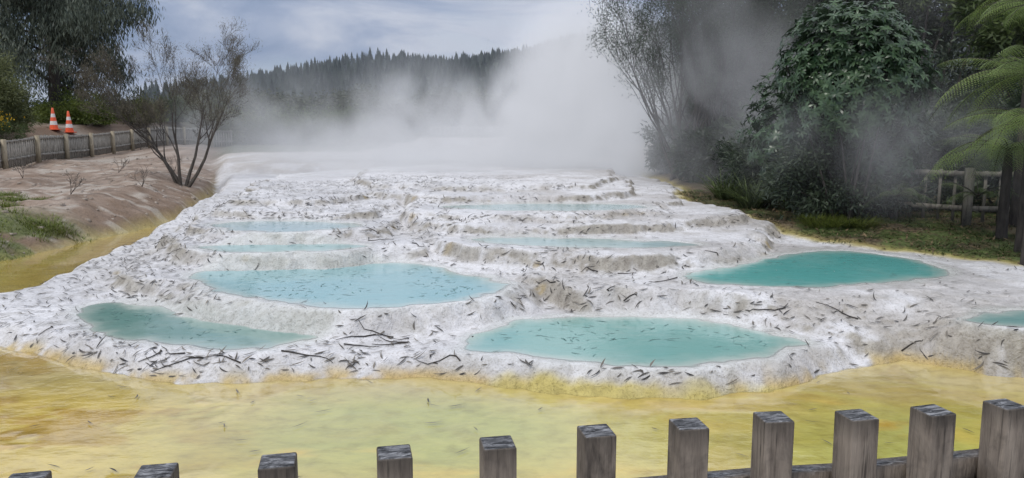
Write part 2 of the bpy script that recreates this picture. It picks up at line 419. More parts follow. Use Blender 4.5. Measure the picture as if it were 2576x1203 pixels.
BARK=barkmat('bark',(.05,.042,.036),(.13,.115,.10)); BARKD=barkmat('dark_bark',(.03,.027,.025),(.08,.07,.062))
def gh(x_,y_): return float(terrain(np.array([float(x_)]),np.array([float(y_)]))[0])
def bush(name,c,r,n,L,W,mat,clumps=40,cr=.28,stems=5,droop=None,base=None,gap=.75):
    e=empty(name); c=np.array(c,float); r=np.array(r,float)
    if base is None: base=gh(c[0],c[1])
    d=rnd_dirs(clumps); rad=rng.uniform(gap*.55,1.0,clumps)[:,None]
    d[:,2]=np.where(c[2]+d[:,2]*r[2]<base,abs(d[:,2])*.3,d[:,2])
    cc=c+d*rad*r
    w=rng.integers(0,clumps,n); sz=rng.uniform(.6,1.3,clumps)[w][:,None]
    g_=rng.normal(size=(n,3))*.5
    pos=cc[w]+g_*cr*r.mean()*sz
    out=norm(pos-c)
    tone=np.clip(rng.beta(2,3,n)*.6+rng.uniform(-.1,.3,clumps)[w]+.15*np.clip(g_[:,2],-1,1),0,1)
    pos[:,2]=np.maximum(pos[:,2],base+.02)
    leaves_at('foliage',pos,L,W,mat,e,droop,out,tone=tone)
    brs=[]
    for i in range(stems):
        t=cc[rng.integers(clumps)]; b0=np.array([c[0]+rng.normal()*r[0]*.12,c[1]+rng.normal()*r[1]*.12,base-.05])
        mid=(b0+t)/2+np.array([0,0,.15*r[2]])
        pts=[b0*(1-s)**2+2*mid*s*(1-s)+t*s*s for s in np.linspace(0,1,7)]
        brs.append((pts,np.linspace(.03*r.mean(),.008*r.mean(),7)))
    tubes('stems',brs,BARKD,e)
    return e
GREEN=leafmat('green_leaves',(.03,.05,.018),(.16,.21,.07))
OLIVE=leafmat('olive_leaves',(.06,.075,.03),(.25,.27,.11))
TWIG=leafmat('twig_leaves',(.07,.062,.045),(.21,.19,.125))
GREY=leafmat('grey_green_leaves',(.045,.062,.048),(.19,.215,.16))
DARK=leafmat('dark_leaves',(.022,.036,.024),(.10,.135,.075),.45)
GLOSS=leafmat('glossy_leaves',(.014,.036,.018),(.11,.18,.085),.34,.45,.12)
LIME=leafmat('bright_leaves',(.06,.09,.015),(.26,.30,.06))
FERN=leafmat('fern_leaves',(.07,.12,.035),(.32,.42,.13),.55,.3,.35)
YEL=leafmat('yellow_flowers',(.5,.3,.01),(.75,.5,.02))
FAR=leafmat('far_foliage',(.032,.044,.036),(.12,.135,.08))

# --- fallen leaves on the terraces
n=56000
px_=rng.uniform(-8,8,n); py_=6+rng.uniform(0,1,n)**1.2*14
hh,wh,_,rb_,ed_,wt,pl_,_t=terrain(px_,py_,True)
cl_=ss((fbm(px_*.9,py_*.9,4,91)-.42)/.16); cl2=ss((fbm(px_*3,py_*3,2,93)-.4)/.2)
dens=.07+.6*cl_*(.3+.7*cl2)+.5*ss((-1.2-px_)/2.5)+.5*ed_+.35*ss((8.2-py_)/1)
dens*=1-.92*ss((pl_-.4)/.3); dens*=np.where(px_>1.6,.55,1); dens*=.52
k=(wh>.7)&(rb_<.2)&(rng.random(n)<dens)&(hh>.02)
bx,by,bh=px_[k],py_[k],hh[k]; n=len(bx); e_=.03
gxn=(terrain(bx+e_,by)-terrain(bx-e_,by))/(2*e_); gyn=(terrain(bx,by+e_)-terrain(bx,by-e_))/(2*e_)
N=norm(np.stack([-gxn,-gyn,np.ones(n)],1)); ang=rng.normal(0,.8,n)+.15+np.where(rng.random(n)<.5,math.pi,0)
D=np.stack([np.cos(ang),np.sin(ang),np.zeros(n)],1); D=norm(D-N*(D*N).sum(1)[:,None]+N*.05); Sd=norm(np.cross(N,D))
V,Q=blades(np.stack([bx,by,bh+.012],1),D,Sd,N,rng.uniform(.05,.16,n)*rng.uniform(.6,1.1,n),rng.uniform(.008,.022,n),(.15,.8,1,.7,.1),rng.uniform(-.05,.18,n),rng.normal(0,.45,n))
me=mesh_from('fallen_leaves',V,Q); fattr(me,'Tone',np.repeat(rng.beta(1.1,1.9,n),10))
LITTER=leafmat('dead_leaves',(.032,.03,.03),(.27,.24,.20),.6,.3,.05)
add('fallen_leaves',me,LITTER)
B=[];
for nme,z,pl,c in POOLS:
    lo=pl.min(0);hi=pl.max(0); mm=int(38*(hi-lo).prod()) 
    X=rng.uniform(lo[0],hi[0],mm);Y=rng.uniform(lo[1],hi[1],mm);kk=(sdp(X,Y,pl)>.15)&(fbm(X*1.3,Y*1.3,2,97)>.4)
    if nme in 'FG': kk&=rng.random(mm)<.3
    B.append(np.stack([X[kk],Y[kk],np.full(kk.sum(),z+.003)],1))
B=np.concatenate(B);n=len(B);ang=rng.uniform(0,6.28,n)
D=np.stack([np.cos(ang),np.sin(ang),0*ang],1);Sd=np.stack([-np.sin(ang),np.cos(ang),0*ang],1);N=np.tile([0,0,1.],(n,1))
V,Q=blades(B,D,Sd,N,rng.uniform(.05,.12,n),rng.uniform(.008,.016,n),(.15,.9,1,.6,.1),0,rng.normal(0,.3,n))
me=mesh_from('floating_leaves',V,Q); fattr(me,'Tone',np.repeat(rng.random(n),10))
add('floating_leaves',me,leafmat('wet_leaves',(.07,.15,.14),(.16,.30,.28),.5,.3,0))
n=60; X=rng.uniform(-4,5,n);Y=rng.uniform(4.6,6.7,n);ang=rng.normal(0,.8,n)
D=np.stack([np.cos(ang),np.sin(ang),0*ang],1);Sd=np.stack([-np.sin(ang),np.cos(ang),0*ang],1);N=np.tile([0,0,1.],(n,1))
V,Q=blades(np.stack([X,Y,0*X+.018],1),D,Sd,N,rng.uniform(.06,.17,n),rng.uniform(.008,.014,n),(.15,.9,1,.6,.1),.03,rng.normal(0,.3,n))
me=mesh_from('stream_leaves',V,Q); fattr(me,'Tone',np.repeat(rng.random(n)*.6,10)); add('stream_leaves',me,LITTER)
br=[]
for i in range(110):
    x0=rng.uniform(-5,5);y0=rng.uniform(6.8,12);a=rng.uniform(-.5,.5)+(math.pi if rng.random()<.5 else 0);L=rng.uniform(.15,.5)
    if rng.random()<.5: x0=rng.uniform(-5,0);y0=rng.uniform(6.8,8.5)
    t=np.linspace(0,1,6);X=x0+np.cos(a)*L*t+.04*np.sin(t*5+i);Y=y0+np.sin(a)*L*t+.03*np.cos(t*4+i)
    Z,_,_,_,_,_,pp,_=terrain(X,Y,True)
    if Z.min()<.05 or pp.max()>.5: continue
    br.append((np.stack([X,Y,Z+.012],1),np.linspace(.008,.003,6)))
tubes('fallen_twigs',br,BARKD)

# ---------------------------------------------------------------- boxes
def boxes(lst):
    V=[];Q=[];o_=0
    for cx,cy,cz,sx,sy,sz,rz in lst:
        c,s_=math.cos(rz),math.sin(rz)
        for dz in(-.5,.5):
            for dx,dy in((-.5,-.5),(.5,-.5),(.5,.5),(-.5,.5)):
                X=dx*sx;Y=dy*sy; V.append((cx+c*X-s_*Y,cy+s_*X+c*Y,cz+dz*sz))
        Q+=[(o_+a,o_+b,o_+c2,o_+d) for a,b,c2,d in((3,2,1,0),(4,5,6,7),(0,1,5,4),(1,2,6,5),(2,3,7,6),(3,0,4,7))]; o_+=8
    return np.array(V),np.array(Q)
def woodmat(name,dark,mid,light,sc=1.,topdark=True):
    m=NT(name); o=m.obj()
    oi=m.n('ShaderNodeObjectInfo').outputs['Random']; ad=m.n('ShaderNodeVectorMath',operation='ADD'); m.l(o,ad.inputs[0])
    cb=m.n('ShaderNodeCombineXYZ'); m.l(m.math('MULTIPLY',oi,37.),cb.inputs[0]); m.l(m.math('MULTIPLY',oi,91.),cb.inputs[2]); m.l(cb.outputs[0],ad.inputs[1]); oo=o; o=ad.outputs[0]
    g1=m.noise(6*sc,5,.65,m.scaled(o,3,3,.5),.5); g2=m.noise(26*sc,4,.7,m.scaled(o,3,3,.10)); st_=m.noise(7*sc,5,.65,o,.5); g3=m.noise(90,2,.5,m.scaled(o,1,1,.2))
    c=m.ramp(g1,[(.25,dark),(.45,mid),(.75,light)])
    c=m.mixc(m.rng(g2,.56,.66,0,.75),c,dark)
    c=m.mixc(m.rng(st_,.5,.68,0,.55),c,tuple(np.array(dark)*1.6))
    c=m.mixc(m.rng(g3,.4,.7,0,.25),c,light)
    if topdark:
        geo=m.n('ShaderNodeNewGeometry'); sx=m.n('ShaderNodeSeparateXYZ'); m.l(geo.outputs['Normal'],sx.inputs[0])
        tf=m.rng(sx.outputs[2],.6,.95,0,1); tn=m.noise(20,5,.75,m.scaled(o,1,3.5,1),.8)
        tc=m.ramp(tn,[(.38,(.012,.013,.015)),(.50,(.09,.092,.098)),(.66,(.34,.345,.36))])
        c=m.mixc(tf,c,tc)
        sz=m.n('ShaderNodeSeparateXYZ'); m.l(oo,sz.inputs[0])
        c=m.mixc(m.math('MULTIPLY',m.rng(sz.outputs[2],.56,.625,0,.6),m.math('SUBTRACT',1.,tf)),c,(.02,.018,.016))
    b=m.bump(g2,.7,.006); b=m.bump(g1,.6,.012,b)
    m.bsdf(c,.75,.3,b); return m.m
WFG=woodmat('weathered_post_timber',(.025,.021,.018),(.17,.14,.115),(.33,.28,.23))
WG=woodmat('grey_timber',(.07,.065,.055),(.25,.23,.20),(.40,.38,.34),1,False)
WD=woodmat('dark_timber',(.05,.047,.04),(.17,.155,.13),(.28,.26,.22),1,False)

pk=[(390,1183),(703,1157),(990,1130),(1252,1108),(1500,1086),(1731,1068),(1946,1052),(2162,1042),(2353,1026),(2535,1010)]
ftop=H-.76
pts=[P(a,b_,ftop) for a,b_ in pk]
for i in range(1,9): pts.append(pts[9]+(pts[9]-pts[8])*i+np.array([-.004*i*i,.006*i*i]))
dl=pts[0]-pts[1]
pre=[pts[0]+dl*i for i in (1,2,3,4,5,6)]
pts=pre[::-1]+pts
pts=np.array(pts); tang=np.gradient(pts,axis=0); an=np.arctan2(tang[:,1],tang[:,0])
fe=empty('picket_fence')
for i,p in enumerate(pts):
    hj=rng.normal()*.004
    V,Q=boxes([(0,0,0,.082,.082,1.25,0)])
    me=mesh_from('post',V,Q); ob=add('post',me,WFG,fe)
    ob.location=(p[0],p[1],ftop-.625+hj); ob.rotation_euler=(rng.normal()*.008,rng.normal()*.008,an[i]+rng.normal()*.03)
    bm=ob.modifiers.new('b','BEVEL'); bm.width=.005; bm.segments=2
for i in range(len(pts)-1):
    a_,b2=pts[i],pts[i+1]; mid=(a_+b2)/2; t=b2-a_; L=np.hypot(*t); r=math.atan2(t[1],t[0]); nrm=np.array([-math.sin(r),math.cos(r)])
    mid=mid+nrm*.075
    for zz in (ftop-.235,ftop-.80):
        V,Q=boxes([(0,0,0,L+.0,.05,.10,0)]); ob=add('rail',mesh_from('rail',V,Q),WFG,fe)
        ob.location=(mid[0],mid[1],zz); ob.rotation_euler=(0,0,r)
def fence(name,path,hf,mat,picket=.17,pw=.09,post=2.3,side=1,postm=None,rails=(.9,.3),ph=None):
    e=empty(name); path=np.array(path,float); seg=np.hypot(*np.diff(path,axis=0).T); cum=np.r_[0,np.cumsum(seg)]
    def at(s_):
        X=np.interp(s_,cum,path[:,0]);Y=np.interp(s_,cum,path[:,1]); i=min(len(seg)-1,np.searchsorted(cum,s_,side='right')-1)
        t=(path[i+1]-path[i])/seg[i]; return X,Y,math.atan2(t[1],t[0])
    L=[];tt=np.arange(0,cum[-1],picket)
    A=[at(s_) for s_ in tt]; Z=terrain(np.array([a[0] for a in A]),np.array([a[1] for a in A])); Z=np.convolve(np.pad(Z,4,mode='edge'),np.ones(9)/9,'valid')
    for (X,Y,r),z in zip(A,Z): L.append((X,Y,z+hf*.5+rng.normal()*.01,pw,.025,hf*.92,r+rng.normal()*.02))
    V,Q=boxes(L); add('pickets',mesh_from('pickets',V,Q),mat,e)
    L=[];tp=np.arange(0,cum[-1]-.1,post)
    R=[]
    for s_ in tp:
        X,Y,r=at(s_); z=np.interp(s_,tt,Z); nx_,ny_=math.sin(r)*side,-math.cos(r)*side
        L.append((X+nx_*.12,Y+ny_*.12,z+hf*.5-.05,.14,.12,hf*1.12,r))
        s2=min(s_+post,cum[-1]); X2,Y2,_=at(s2-.01); z2=np.interp(s2,tt,Z)
        ll=math.hypot(X2-X,Y2-Y); rr=math.atan2(Y2-Y,X2-X)
        for f in rails:
            ne=6
            for kx in range(ne):
                u=(kx+.5)/ne; R.append((X+(X2-X)*u+nx_*.04,Y+(Y2-Y)*u+ny_*.04,z+(z2-z)*u+hf*f,ll/ne,.045,.09,rr))
    V,Q=boxes(L); add('posts',mesh_from('posts',V,Q),postm or mat,e)
    V,Q=boxes(R); add('rails',mesh_from('rails',V,Q),mat,e)
    return e
POSTL=woodmat('tan_timber',(.12,.10,.07),(.32,.27,.19),(.45,.39,.29),1,False)
fence('timber_fence',[(-17.6,20),(-18.0,27),(-18.7,34),(-19.4,41),(-19.5,45),(-18.9,47),(-17.5,48)],1.05,WG,.15,.10,2.3,1,POSTL)
fence('timber_rail_fence',[(7.3,14.4),(8.2,13.7),(10.5,13.0),(14,12.2),(19,11.5)],1.0,WD,.24,.05,1.15,1,WD,(.9,.28))
WHITE=NT('white_paint'); WHITE.bsdf(WHITE.ramp(WHITE.noise(9,3,.6,WHITE.obj()),[(.3,(.40,.40,.40)),(.7,(.6,.6,.6))]),.6,.3)
fence('white_fence',[(-7.8,74),(-2.5,75.5),(4,77)],1.0,WHITE.m,.45,.14,3,1)

# ---------------------------------------------------------------- traffic cones
def cone(x_,y_,s_=1.):
    z=gh(x_,y_); prof=[(.135,.03),(.115,.17),(.098,.30),(.075,.43),(.058,.55),(.03,.74),(.022,.75)]
    V=[];Q=[];mi=[];k=20
    for r,zz in prof:
        for j in range(k): V.append((r*s_*math.cos(6.2832*j/k),r*s_*math.sin(6.2832*j/k),zz*s_))
    mm=[0,1,0,1,0,0]
    for i in range(len(prof)-1):
        for j in range(k): Q.append((i*k+j,i*k+(j+1)%k,(i+1)*k+(j+1)%k,(i+1)*k+j)); mi.append(mm[i])
    Vb,Qb=boxes([(0,0,.015*s_,.40*s_,.40*s_,.03*s_,.4)]); o_=len(V)
    V=np.concatenate([np.array(V),Vb]); Q=np.concatenate([np.array(Q),Qb+o_]); mi+= [0]*6
    me=mesh_from('traffic_cone',V,Q); ob=add('traffic_cone',me,ORG); me.materials.append(WHT); me.polygons.foreach_set('material_index',np.array(mi,np.int32))
    ob.location=(x_,y_,z)
m=NT('orange_plastic'); m.bsdf(m.ramp(m.noise(20,2,.5,m.obj()),[(.3,(.70,.09,.03)),(.7,(.85,.14,.05))]),.45,.4); ORG=m.m
m=NT('reflective_white'); m.bsdf(m.ramp(m.noise(20,2,.5,m.obj()),[(.3,(.62,.58,.55)),(.7,(.78,.75,.73))]),.4,.4); WHT=m.m
cone(-21.25,35.6,1.35); cone(-21.0,36.4,1.35)

# ---------------------------------------------------------------- vegetation, left
e=empty('manuka_tree'); brs=[];tips=[]; bx0,by0=-10.45,24.; z0=gh(bx0,by0)-.1
for dx,dd,L in((-.12,(-.34,.0,1),2.7),(.02,(-.62,.1,1),2.3),(.2,(.70,.05,1),2.7),(.1,(.32,.2,1),2.7),(0,(0,-.1,1),2.4)):
    grow((bx0+dx,by0+rng.normal()*.05,z0),dd,L,.07,4,brs,tips,.20,.20,4.8,.56,.72,5,.0045)
brs=[b for b in brs if b[0][-1][2]>z0+1.5 or b[1][0]>.04]
tubes('trunk_and_branches',brs,BARK,e,3)
tp=np.array([t for t,l in tips if t[2]>z0+2.0 and l<=0])
ii=rng.integers(0,len(tp),24000); leaves_at('foliage',tp[ii]+rng.normal(size=(24000,3))*.08,.085,.010,TWIG,e,outward=np.tile([0,0,1.1],(24000,1)))
def euc(x_,y_,hgt,spread,seedn,nl,limit=None,mat=GREY):
    e=empty('eucalyptus_tree'); brs=[];tips=[]; z=gh(x_,y_)-.2
    trunk=[np.array([x_,y_,z])+np.array([.25*math.sin(t*3),.1,hgt*.72*t]) for t in np.linspace(0,1,9)]
    brs.append((trunk,np.linspace(.32,.12,9)))
    for i in range(2,9):
        for _ in range(4):
            a=rng.uniform(0,6.28); d=(math.cos(a),math.sin(a),.35)
            grow(trunk[i],d,spread*rng.uniform(.6,1.05)*(1.1-.05*i),.10,2,brs,tips,.05,.35,3,.55,.75,5)
    tubes('trunk_and_limbs',brs,BARKD,e,5)
    tp=np.array([t for t,l in tips]); ii=rng.integers(0,len(tp),nl)
    cl=tp+rng.normal(size=tp.shape)*.25
    pos=cl[ii]+rng.normal(size=(nl,3))*np.array([.28,.28,.35])-np.array([0,0,.25])
    leaves_at('foliage',pos,.30,.055,mat,e,droop=.68,tone=np.clip(rng.beta(2,3,nl)*.7+rng.uniform(-.1,.35,len(tp))[ii],0,1))
euc(-23.9,40,12.5,3.8,1,60000)
euc(-29.5,44,14,5,2,34000)
bush('shrub',(-21.2,30.5,3.4),(1.9,1.6,2.4),36000,.14,.03,OLIVE,60,.30)
bush('shrub',(-23.4,31,2.6),(2.2,1.6,1.5),14000,.14,.03,GREEN,40,.3)
bush('shrub',(-22.2,39.5,2.9),(2.0,1.6,1.3),14000,.14,.05,LIME,40,.3)
bush('shrub',(-21.8,44,2.9),(1.8,1.6,1.2),10000,.16,.05,LIME,30,.3)
bush('shrub',(-22,48,3.0),(2.4,2,1.5),10000,.18,.06,GREEN,34,.3)
bush('shrub',(-25.5,42,3.0),(2.4,2,1.6),10000,.18,.06,GREEN,34,.3)
bush('shrub',(-19.8,52,2.4),(3.2,2,1.6),12000,.18,.06,OLIVE,40,.3)
bush('shrub',(-15.5,51,2.2),(3.,2,1.8),12000,.18,.06,GREEN,40,.3)
bush('shrub',(-11.5,49,2.2),(3.,2,1.6),12000,.18,.06,GREEN,40,.3)
p_=np.array([-19.5,29.2,2.7])+rng.normal(size=(160,3))*np.array([.25,.12,.16]); leaves_at('gorse_flowers',p_,.08,.05,YEL)
bush('gorse_shrub',(-19.7,29.6,2.2),(.9,.6,.75),7000,.09,.02,GREEN,24,.35)
def grass(name,centres,per,L,W,mat,sp=.35,lean=.5,droop=.5,tone=(2,3)):
    c=np.repeat(np.array(centres),per,0); n=len(c); a=rng.uniform(0,6.28,n); rr=rng.uniform(0,1,n)**.6*sp
    X=c[:,0]+np.cos(a)*rr;Y=c[:,1]+np.sin(a)*rr; Z=terrain(X,Y)-.01
    a2=a+rng.normal(0,.6,n); d=norm(np.stack([np.cos(a2)*lean,np.sin(a2)*lean,np.ones(n)],1)); s_=np.stack([-np.sin(a2),np.cos(a2),0*a2],1)
    out=np.stack([np.cos(a2),np.sin(a2),-np.ones(n)*.9],1)
    V,Q=blades(np.stack([X,Y,Z],1),d,s_,out,L*rng.uniform(.5,1.2,n),W,(.8,1,.8,.5,.08),droop*rng.uniform(.4,1.2,n))
    me=mesh_from(name,V,Q); fattr(me,'Tone',np.repeat(rng.beta(tone[0],tone[1],n),10)); add(name,me,mat)
gc=[]
for px,py in((15,525),(20,585),(75,570),(150,560),(165,590),(10,550),(110,600),(60,600),(20,620),(50,540)):
    w_=P(px,py,.4); gc+= [(w_[0]+rng.normal()*.3,w_[1]+rng.normal()*.35) for _ in range(7)]
grass('grass_tuft',gc,110,.16,.010,LIME,.28)
br=[];
for px,py,z in((355,395,1.0),(60,480,.6),(440,440,.8),(300,460,.6),(180,520,.5),(360,500,.5)):
    w_=P(px,py,z); tp_=[]; 
    for _ in range(4): grow((w_[0],w_[1],gh(*w_)),(rng.normal()*.4,rng.normal()*.4,1),.34,.009,2,br,tp_,.2,.3,3,.6,.8,4)
tubes('dry_weeds',br,BARK,k=4)
V=[];Q=[];o_=0
tmp=np.array([(-.5,-.5,-.4),(.5,-.5,-.4),(.5,.5,-.4),(-.5,.5,-.4),(-.35,-.3,.35),(.3,-.35,.4),(.35,.3,.3),(-.3,.35,.38)])
fq=np.array([(3,2,1,0),(4,5,6,7),(0,1,5,4),(1,2,6,5),(2,3,7,6),(3,0,4,7)])
n=1300; X=rng.uniform(-18,-8,n);Y=rng.uniform(11,34,n); _,wh,lb_,*r_=terrain(X,Y,True); k=lb_>.6; X=X[k];Y=Y[k];Z=terrain(X,Y)
for a,b2,c in zip(X,Y,Z):
    s_=abs(rng.normal())*.05+.015; t=rng.uniform(0,6.28); R=np.array([[math.cos(t),-math.sin(t),0],[math.sin(t),math.cos(t),0],[0,0,.7]])
    V.append((tmp+rng.normal(size=tmp.shape)*.08)*s_@R.T+np.array([a,b2,c])); Q.append(fq+o_); o_+=8
m=NT('stone'); m.bsdf(m.ramp(m.noise(9,3,.6,m.obj()),[(.3,(.18,.14,.11)),(.7,(.42,.37,.32))]),.85,.2)
add('stones',mesh_from('stones',np.concatenate(V),np.concatenate(Q)),m.m)

# ---------------------------------------------------------------- mid distance forest
fo=empty('forest')
var=[]
for vI in range(4):
    cl=26; d=rnd_dirs(cl); d[:,2]=d[:,2]*.9; cc=d*rng.uniform(.45,1,cl)[:,None]*np.array([2.6,2.6,3.0])+np.array([0,0,4.2])
    nl=9000; w_=rng.integers(0,cl,nl); g_=rng.normal(size=(nl,3))*.55; pos=cc[w_]+g_
    d2=rnd_dirs(nl); s_=norm(np.cross(d2,rnd_dirs(nl))); V,Q=blades(pos,d2,s_,np.cross(s_,d2),rng.uniform(.2,.42,nl),.16,(.15,1,.15))
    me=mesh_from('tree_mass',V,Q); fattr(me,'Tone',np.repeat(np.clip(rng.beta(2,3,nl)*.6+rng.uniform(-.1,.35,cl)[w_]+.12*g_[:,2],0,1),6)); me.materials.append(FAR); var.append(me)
for i in range(120):
    yy=rng.uniform(60,110); xx=rng.uniform(-.42,.30)*yy
    if i<26: yy=rng.uniform(54,60); xx=-24+i*1.9
    if abs(xx/yy+.04)<.09 and yy<80: yy+=30; xx=xx*(yy/(yy-30))
    g0=gh(xx,yy); topz=2.3+rng.uniform(65,118)*yy/1910
    if xx/yy>.16: topz+=2
    s_=(topz-g0)/6.4
    ob=add('tree_crown',var[i%4],None,fo); ob.location=(xx,yy,g0-1.4*s_); ob.scale=(s_*1.35,s_*1.35,s_); ob.rotation_euler=(0,0,rng.uniform(0,6.28))
rp=np.array([(-1500,360),(300,345),(500,300),(690,228),(850,185),(950,168),(1100,160),(1250,150),(1330,136),(1430,108),(1600,85),(2000,70),(2600,90),(4000,200)],float)
HD=700.
rx=(rp[:,0]-1288)/FP*HD; rz=(330-rp[:,1])*HD/FP+H-6
def hill(X,Y):
    r=np.interp(X,rx,rz)
    return np.where(Y<HD, 1+(r-1)*ss((Y-190)/(HD-190)), r*(1-.5*ss((Y-HD)/500)))+ (fbm(X*.02,Y*.02,3,55)-.5)*14*ss((Y-220)/200)*ss((760-Y)/150)-8*(1-ss((Y-190)/60))
X=np.linspace(-900,1300,180);Y=np.linspace(190,1300,110);GX2,GY2=np.meshgrid(X,Y);i=np.arange(GX2.size).reshape(GX2.shape)
qq=np.stack([i[:-1,:-1],i[:-1,1:],i[1:,1:],i[1:,:-1]],-1).reshape(-1,4)
m=NT('forest_floor'); m.bsdf(m.ramp(m.noise(.05,5,.7,m.obj()),[(.3,(.026,.038,.038)),(.7,(.06,.075,.062))]),.9,.1)
add('hill',mesh_from('hill',np.stack([GX2.ravel(),GY2.ravel(),hill(GX2.ravel(),GY2.ravel())],1),qq,True),m.m)
n1_=420; Xr=np.sort(rng.uniform(-330,420,n1_)); Yr=HD+rng.uniform(-8,8,n1_)
n2_=5200; Ys=200+500*rng.uniform(0,1,n2_)**.6; Xs=rng.uniform(-.48,.6,n2_)*Ys
X=np.r_[Xr,Xs];Y=np.r_[Yr,Ys];Z=hill(X,Y); n=len(X); hs=rng.uniform(5,10,n)*np.where(np.arange(n)<n1_,rng.uniform(.6,1.25,n),1.)
T=[];TQ=[];o_=0
for ti in range(4):
    z0_=.08+ti*.22; z1=z0_+.36 if ti<3 else 1.0; r=.24*(1-ti*.24)
    for j in range(6):
        a=j*1.047+ti*.5; 
        T+= [(0,0,z1),(r*math.cos(a-.45),r*math.sin(a-.45),z0_+.04),(1.2*r*math.cos(a),1.2*r*math.sin(a),z0_-.03),(r*math.cos(a+.45),r*math.sin(a+.45),z0_+.04)]
        TQ.append((o_,o_+1,o_+2,o_+3)); o_+=4
T=np.array(T);TQ=np.array(TQ)
rot=rng.uniform(0,6.28,n);c,s_=np.cos(rot)[:,None],np.sin(rot)[:,None]
V=np.stack([(T[None,:,0]*c-T[None,:,1]*s_)*hs[:,None]*.95+X[:,None],(T[None,:,0]*s_+T[None,:,1]*c)*hs[:,None]*.95+Y[:,None],T[None,:,2]*hs[:,None]+Z[:,None]],-1).reshape(-1,3)
Q=(TQ[None]+np.arange(n)[:,None,None]*len(T)).reshape(-1,4)
me=mesh_from('pine_forest',V,Q); fattr(me,'Tone',np.repeat(rng.random(n),len(T)))
add('pine_forest',me,leafmat('pine_needles',(.018,.028,.028),(.058,.073,.062),.8,.1,0))

# ---------------------------------------------------------------- vegetation, right
def twiggy(x_,y_,hgt,stems,seedn,nl,mat=DARK,lean=(0,0)):
    e=empty('kanuka_tree'); brs=[];tips=[]; z=gh(x_,y_)-.1
    for i in range(stems):
        a=rng.uniform(0,6.28); d=(math.cos(a)*.22+lean[0],math.sin(a)*.15+lean[1],1)
        grow((x_+rng.normal()*.25,y_+rng.normal()*.25,z),d,hgt*.50,.06,3,brs,tips,.28,.20,3.8,.58,.6,6)
    tubes('stems_and_twigs',brs,BARKD,e,4)
    tp=np.array([t for t,l in tips if t[2]>z+1.8]); ii=rng.integers(0,len(tp),nl)
    leaves_at('foliage',tp[ii]+rng.normal(size=(nl,3))*.13,.08,.018,mat,e)
twiggy(5.2,22.4,7.0,9,1,34000,lean=(-.18,0))
twiggy(6.1,22.5,7.4,7,2,36000,lean=(-.09,0))
twiggy(7.6,23.4,8,5,3,40000)
twiggy(8.6,21.5,8,4,4,40000)
for (c,r,n_,mt) in [((8.4,25,3.5),(2.6,1.6,3.6),24000,DARK),((10.5,25,4.5),(3.0,2,4.5),26000,DARK),((13.5,24,5.0),(3.5,2,5),28000,DARK),((17.5,23,5),(3.5,2,5),24000,DARK),((11.5,19.5,2.2),(2.6,1.3,2.0),16000,DARK),((15,18,3.2),(3.2,2,3.0),18000,DARK),((7.4,19.8,2.0),(1.7,1.0,1.4),14000,DARK),((9.3,19.5,2.3),(1.8,1.2,1.8),12000,DARK),((13.5,20,6.5),(2.4,1.5,2.0),14000,GREEN),((10.8,21,7.3),(2.6,1.3,1.9),13000,GREEN),((20,19,4),(3.5,2,4.5),16000,DARK),((11.0,16.5,5.1),(1.6,1.0,1.4),11000,GREEN),((5.6,21.2,1.7),(1.1,1.0,.8),9000,DARK),((5.2,24.5,1.9),(1.0,1.0,.9),8000,DARK),((10.5,14.8,2.0),(1.6,.8,1.3),12000,DARK),((12.5,15,3.0),(2.,1.,2.0),12000,GREEN)]:
    bush('native_bush',c,r,n_,.17,.055,mt,70,.24)
def rosettes(name,c,r,n,L,W,mat):
    e=empty(name); c=np.array(c,float); r=np.array(r,float)
    cl=26; dcl=rnd_dirs(cl); 
    d=rnd_dirs(n); near=(d@dcl.T).max(1); rad=(.66+.36*ss((near-.72)/.25))*rng.uniform(.84,1.06,n)
    inner=rng.random(n)<.25; rad[inner]*=rng.uniform(.6,.9,inner.sum())
    ctr=c+d*rad[:,None]*r; k=8
    axis=norm(d+np.array([0,0,.55])+rng.normal(size=(n,3))*.25)
    u=norm(np.cross(axis,rnd_dirs(n))); v=np.cross(axis,u)
    a=(np.arange(k)*6.2832/k)[None,:]+rng.uniform(0,6.28,n)[:,None]+rng.normal(size=(n,k))*.15
    D=u[:,None]*np.cos(a)[...,None]+v[:,None]*np.sin(a)[...,None]; D=norm(D+axis[:,None]*rng.uniform(-.1,.5,(n,k))[...,None]).reshape(-1,3)
    ax=np.repeat(axis,k,0); sd=norm(np.cross(ax,D)); up=np.cross(D,sd)
    V,Q=blades(np.repeat(ctr,k,0),D,sd,up,L*rng.uniform(.7,1.15,n*k),W,(.15,.75,1,.75,.1),-rng.uniform(.1,.45,n*k))
    me=mesh_from('foliage',V,Q); tn=np.clip(np.repeat(rng.beta(2,2.5,n),k)*.7+rng.uniform(-.1,.3,n*k),0,1); fattr(me,'Tone',np.repeat(tn,10)); add('foliage',me,mat,e)
    brs=[]; base=gh(c[0],c[1])
    for i in range(10):
        t=ctr[rng.integers(n)]; b0=np.array([c[0]+rng.normal()*.15,c[1]+rng.normal()*.15,base-.05]); mid=(b0+t)/2+np.array([0,0,.2])
        brs.append(([b0*(1-s)**2+2*mid*s*(1-s)+t*s*s for s in np.linspace(0,1,8)],np.linspace(.03,.01,8)))
    tubes('stems',brs,BARKD,e)
rosettes('broadleaf_shrub',(6.2,14.0,3.4),(1.35,1.1,1.3),1800,.13,.04,GLOSS)
rosettes('broadleaf_shrub',(5.95,15.5,2.4),(1.3,1.0,1.2),800,.13,.04,GLOSS)
rosettes('broadleaf_shrub',(7.0,14.6,2.0),(1.0,.8,.9),600,.12,.04,GLOSS)
bush('native_bush',(6.3,14.3,1.45),(1.5,.6,.75),14000,.11,.035,DARK,50,.3)
bush('native_bush',(8.3,15.6,1.7),(1.8,.9,1.1),11000,.12,.04,DARK,40,.3)
